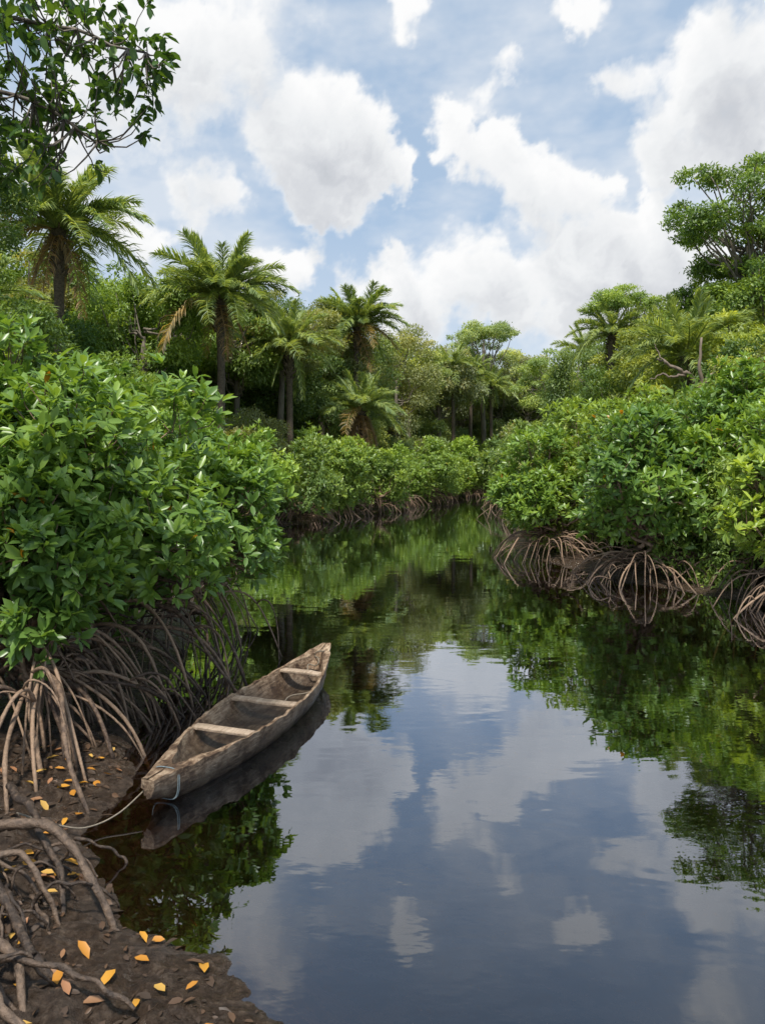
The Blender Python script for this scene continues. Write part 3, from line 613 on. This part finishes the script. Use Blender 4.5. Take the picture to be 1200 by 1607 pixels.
blobs=[(-70,430,96,1),(-139,465,52,1),(-9,404,52,1),(-87,378,70,1),(-87,478,50,1),(-26,452,45,1),(104,483,44,.8),(139,430,62,1),(217,387,74,1),(278,387,45,.9),
(357,300,90,1),(261,283,78,1),(426,291,70,1),(104,265,80,1),(17,300,38,.9),(174,256,80,1),(43,213,70,1),(261,222,87,1),(365,361,38,1),(365,230,80,1),(-10,250,60,.9),
(435,509,110,1),(391,439,60,1),(478,587,90,1),(504,439,70,1),(348,535,45,.7),(560,520,120,1),(-304,535,150,.8),(-435,422,115,.75),(-174,587,110,.75),(-391,613,130,.75),(-235,378,55,.9),(-260,340,40,.8),
(52,626,45,.75),(183,561,40,.65),(150,530,35,.55),(261,622,50,.7),(-322,313,50,.9),(-130,265,55,.9),(-200,280,40,.7),(-157,690,50,.5),(478,760,100,.7),(20,410,25,.6),(70,440,25,.6)]
naz,nel=860,520
az=np.radians(np.linspace(-52,52,naz));el=np.radians(np.linspace(-1,58,nel))
AZ,EL=np.meshgrid(az,el);D3=np.stack([np.sin(AZ)*np.cos(EL),np.cos(AZ)*np.cos(EL),np.sin(EL)],-1).reshape(-1,3)
wx=np.stack([fbm(D3,14,6,.6,off=o_) for o_ in(0,31.7,57.3)],1)
W=nrm(D3+wx*.034)
F=np.zeros(len(D3))
for a_,e_,r_,wt_ in blobs:
    v0=nrm(np.array([a_/1000,1,e_/1000]));v1=nrm(np.array([(a_+r_)/1000,1,e_/1000]));rad=np.linalg.norm(v1-v0)*1.34
    dd=np.linalg.norm((W-v0)*np.array([1,1,1.1]),axis=1);k=np.clip(1-dd/rad,0,1);k=k*k*(3-2*k)*wt_
    F=1-(1-F)*(1-k*.85)
n1=fbm(D3,15,7,.56,off=11);n2=fbm(W,20,5,.55,off=3,bil=True);n3=fbm(D3,6,3,.5,off=41);n4=fbm(W,11,5,.55,off=91,bil=True)
Dn=F*1.3-.42+.42*n1+.24*n2*np.clip(F*2,0,1)+.32*n4*np.clip(F*2,0,1)+.22*n3
Dn=Dn.reshape(nel,naz)
soft=(.44+.5*np.clip(fbm(D3,4,2,.5,off=77)+.3,0,1)).reshape(nel,naz)
al=np.clip((Dn+.12)/soft,0,1);al=al*al*(3-2*al)
tau=np.zeros_like(Dn);base=np.clip(Dn,0,1.1)
for k in range(1,12):
    se=int(k*4);sa=int(-k*1.5)
    sh=np.zeros_like(Dn);sh[:-se]=base[se:];sh=np.roll(sh,-sa,axis=1);tau+=sh*.13
lt=np.exp(-tau*1.0)
relief=(n2*.5+n4).reshape(nel,naz);lt=np.clip(lt+.3*(relief-.1),0,1)
veil=np.clip(fbm(D3*np.array([1,1,2.2]),3.6,6,.6,off=21)*1.0+.24,0,.6).reshape(nel,naz)
veil=veil*np.clip(1-(EL-math.radians(31))/math.radians(7),.15,1)
hz=np.clip(1-EL/math.radians(18),0,1)*.6
alpha=1-(1-al*.985)*(1-veil*.8)*(1-hz)
lt=np.where(al>.02,lt*al+.88*(1-al),.88)
fade=np.clip((math.radians(58)-EL)/math.radians(12),0,1)*np.clip((math.radians(52)-np.abs(AZ))/math.radians(9),0,1)
alpha=alpha*fade
V=(D3*3000)+np.array([0,0,3.])
i=np.arange(nel-1)[:,None]*naz;j=np.arange(naz-1)[None];Q=np.stack([i+j,i+j+1,i+naz+j+1,i+naz+j],-1).reshape(-1,4)
m,nt=newmat('cloud_sky');l=nt.links.new
aa=nd(nt,'ShaderNodeAttribute',attribute_name='var');bb=nd(nt,'ShaderNodeAttribute',attribute_name='light')
cr=ramp(nt,[(0,(.5,.53,.57)),(.3,(.64,.66,.7)),(.62,(.86,.875,.89)),(1,(.99,.99,.99))]);l(bb.outputs['Fac'],cr.inputs[0])
em=nd(nt,'ShaderNodeEmission');l(cr.outputs[0],em.inputs[0]);em.inputs[1].default_value=1
tp=nd(nt,'ShaderNodeBsdfTransparent');ms=nd(nt,'ShaderNodeMixShader');l(aa.outputs['Fac'],ms.inputs[0]);l(tp.outputs[0],ms.inputs[1]);l(em.outputs[0],ms.inputs[2])
o=nd(nt,'ShaderNodeOutputMaterial');l(ms.outputs[0],o.inputs[0])
try: m.cycles.emission_sampling='NONE'
except Exception: pass
me=make_mesh('sky',V,quads=Q,var=alpha.ravel(),smooth=True,mat=m)
at=me.attributes.new('light','FLOAT','POINT');at.data.foreach_set('value',lt.ravel().astype(np.float32))
sk_=obj('sky',me);sk_['kind']='structure'
w_=bpy.data.worlds.new('World');scene.world=w_;w_.use_nodes=True;nt=w_.node_tree;nt.nodes.clear();l=nt.links.new
sk=nd(nt,'ShaderNodeTexSky',sky_type='NISHITA');sk.sun_disc=False;sk.sun_elevation=SUN_EL;sk.sun_rotation=SUN_AZ;sk.air_density=1.0;sk.dust_density=1.5
m1=nd(nt,'ShaderNodeMix',data_type='RGBA');m1.inputs[0].default_value=.64;l(sk.outputs[0],m1.inputs[6]);m1.inputs[7].default_value=(5.4,7.0,9.0,1)
bgn=nd(nt,'ShaderNodeBackground');bgn.inputs[1].default_value=.105;l(m1.outputs[2],bgn.inputs[0])
wo=nd(nt,'ShaderNodeOutputWorld');l(bgn.outputs[0],wo.inputs[0])
sl=bpy.data.lights.new('sun','SUN');sl.energy=4.8;sl.angle=math.radians(4);sl.color=(1,.96,.89)
so=bpy.data.objects.new('sun',sl);COL.objects.link(so);so.rotation_euler=sun_dir.to_track_quat('Z','Y').to_euler()
# ------------------------------------------------------------------ camera
cd=bpy.data.cameras.new('camera');co=bpy.data.objects.new('camera',cd);COL.objects.link(co)
co.location=(0,0,3);co.rotation_euler=(math.radians(90),0,0);cd.sensor_fit='VERTICAL';cd.sensor_height=36;cd.lens=25.76;cd.shift_y=-.0423;cd.clip_end=6000;cd.clip_start=.05
scene.camera=co
scene.view_settings.view_transform='Standard';scene.view_settings.look='None';scene.view_settings.exposure=0
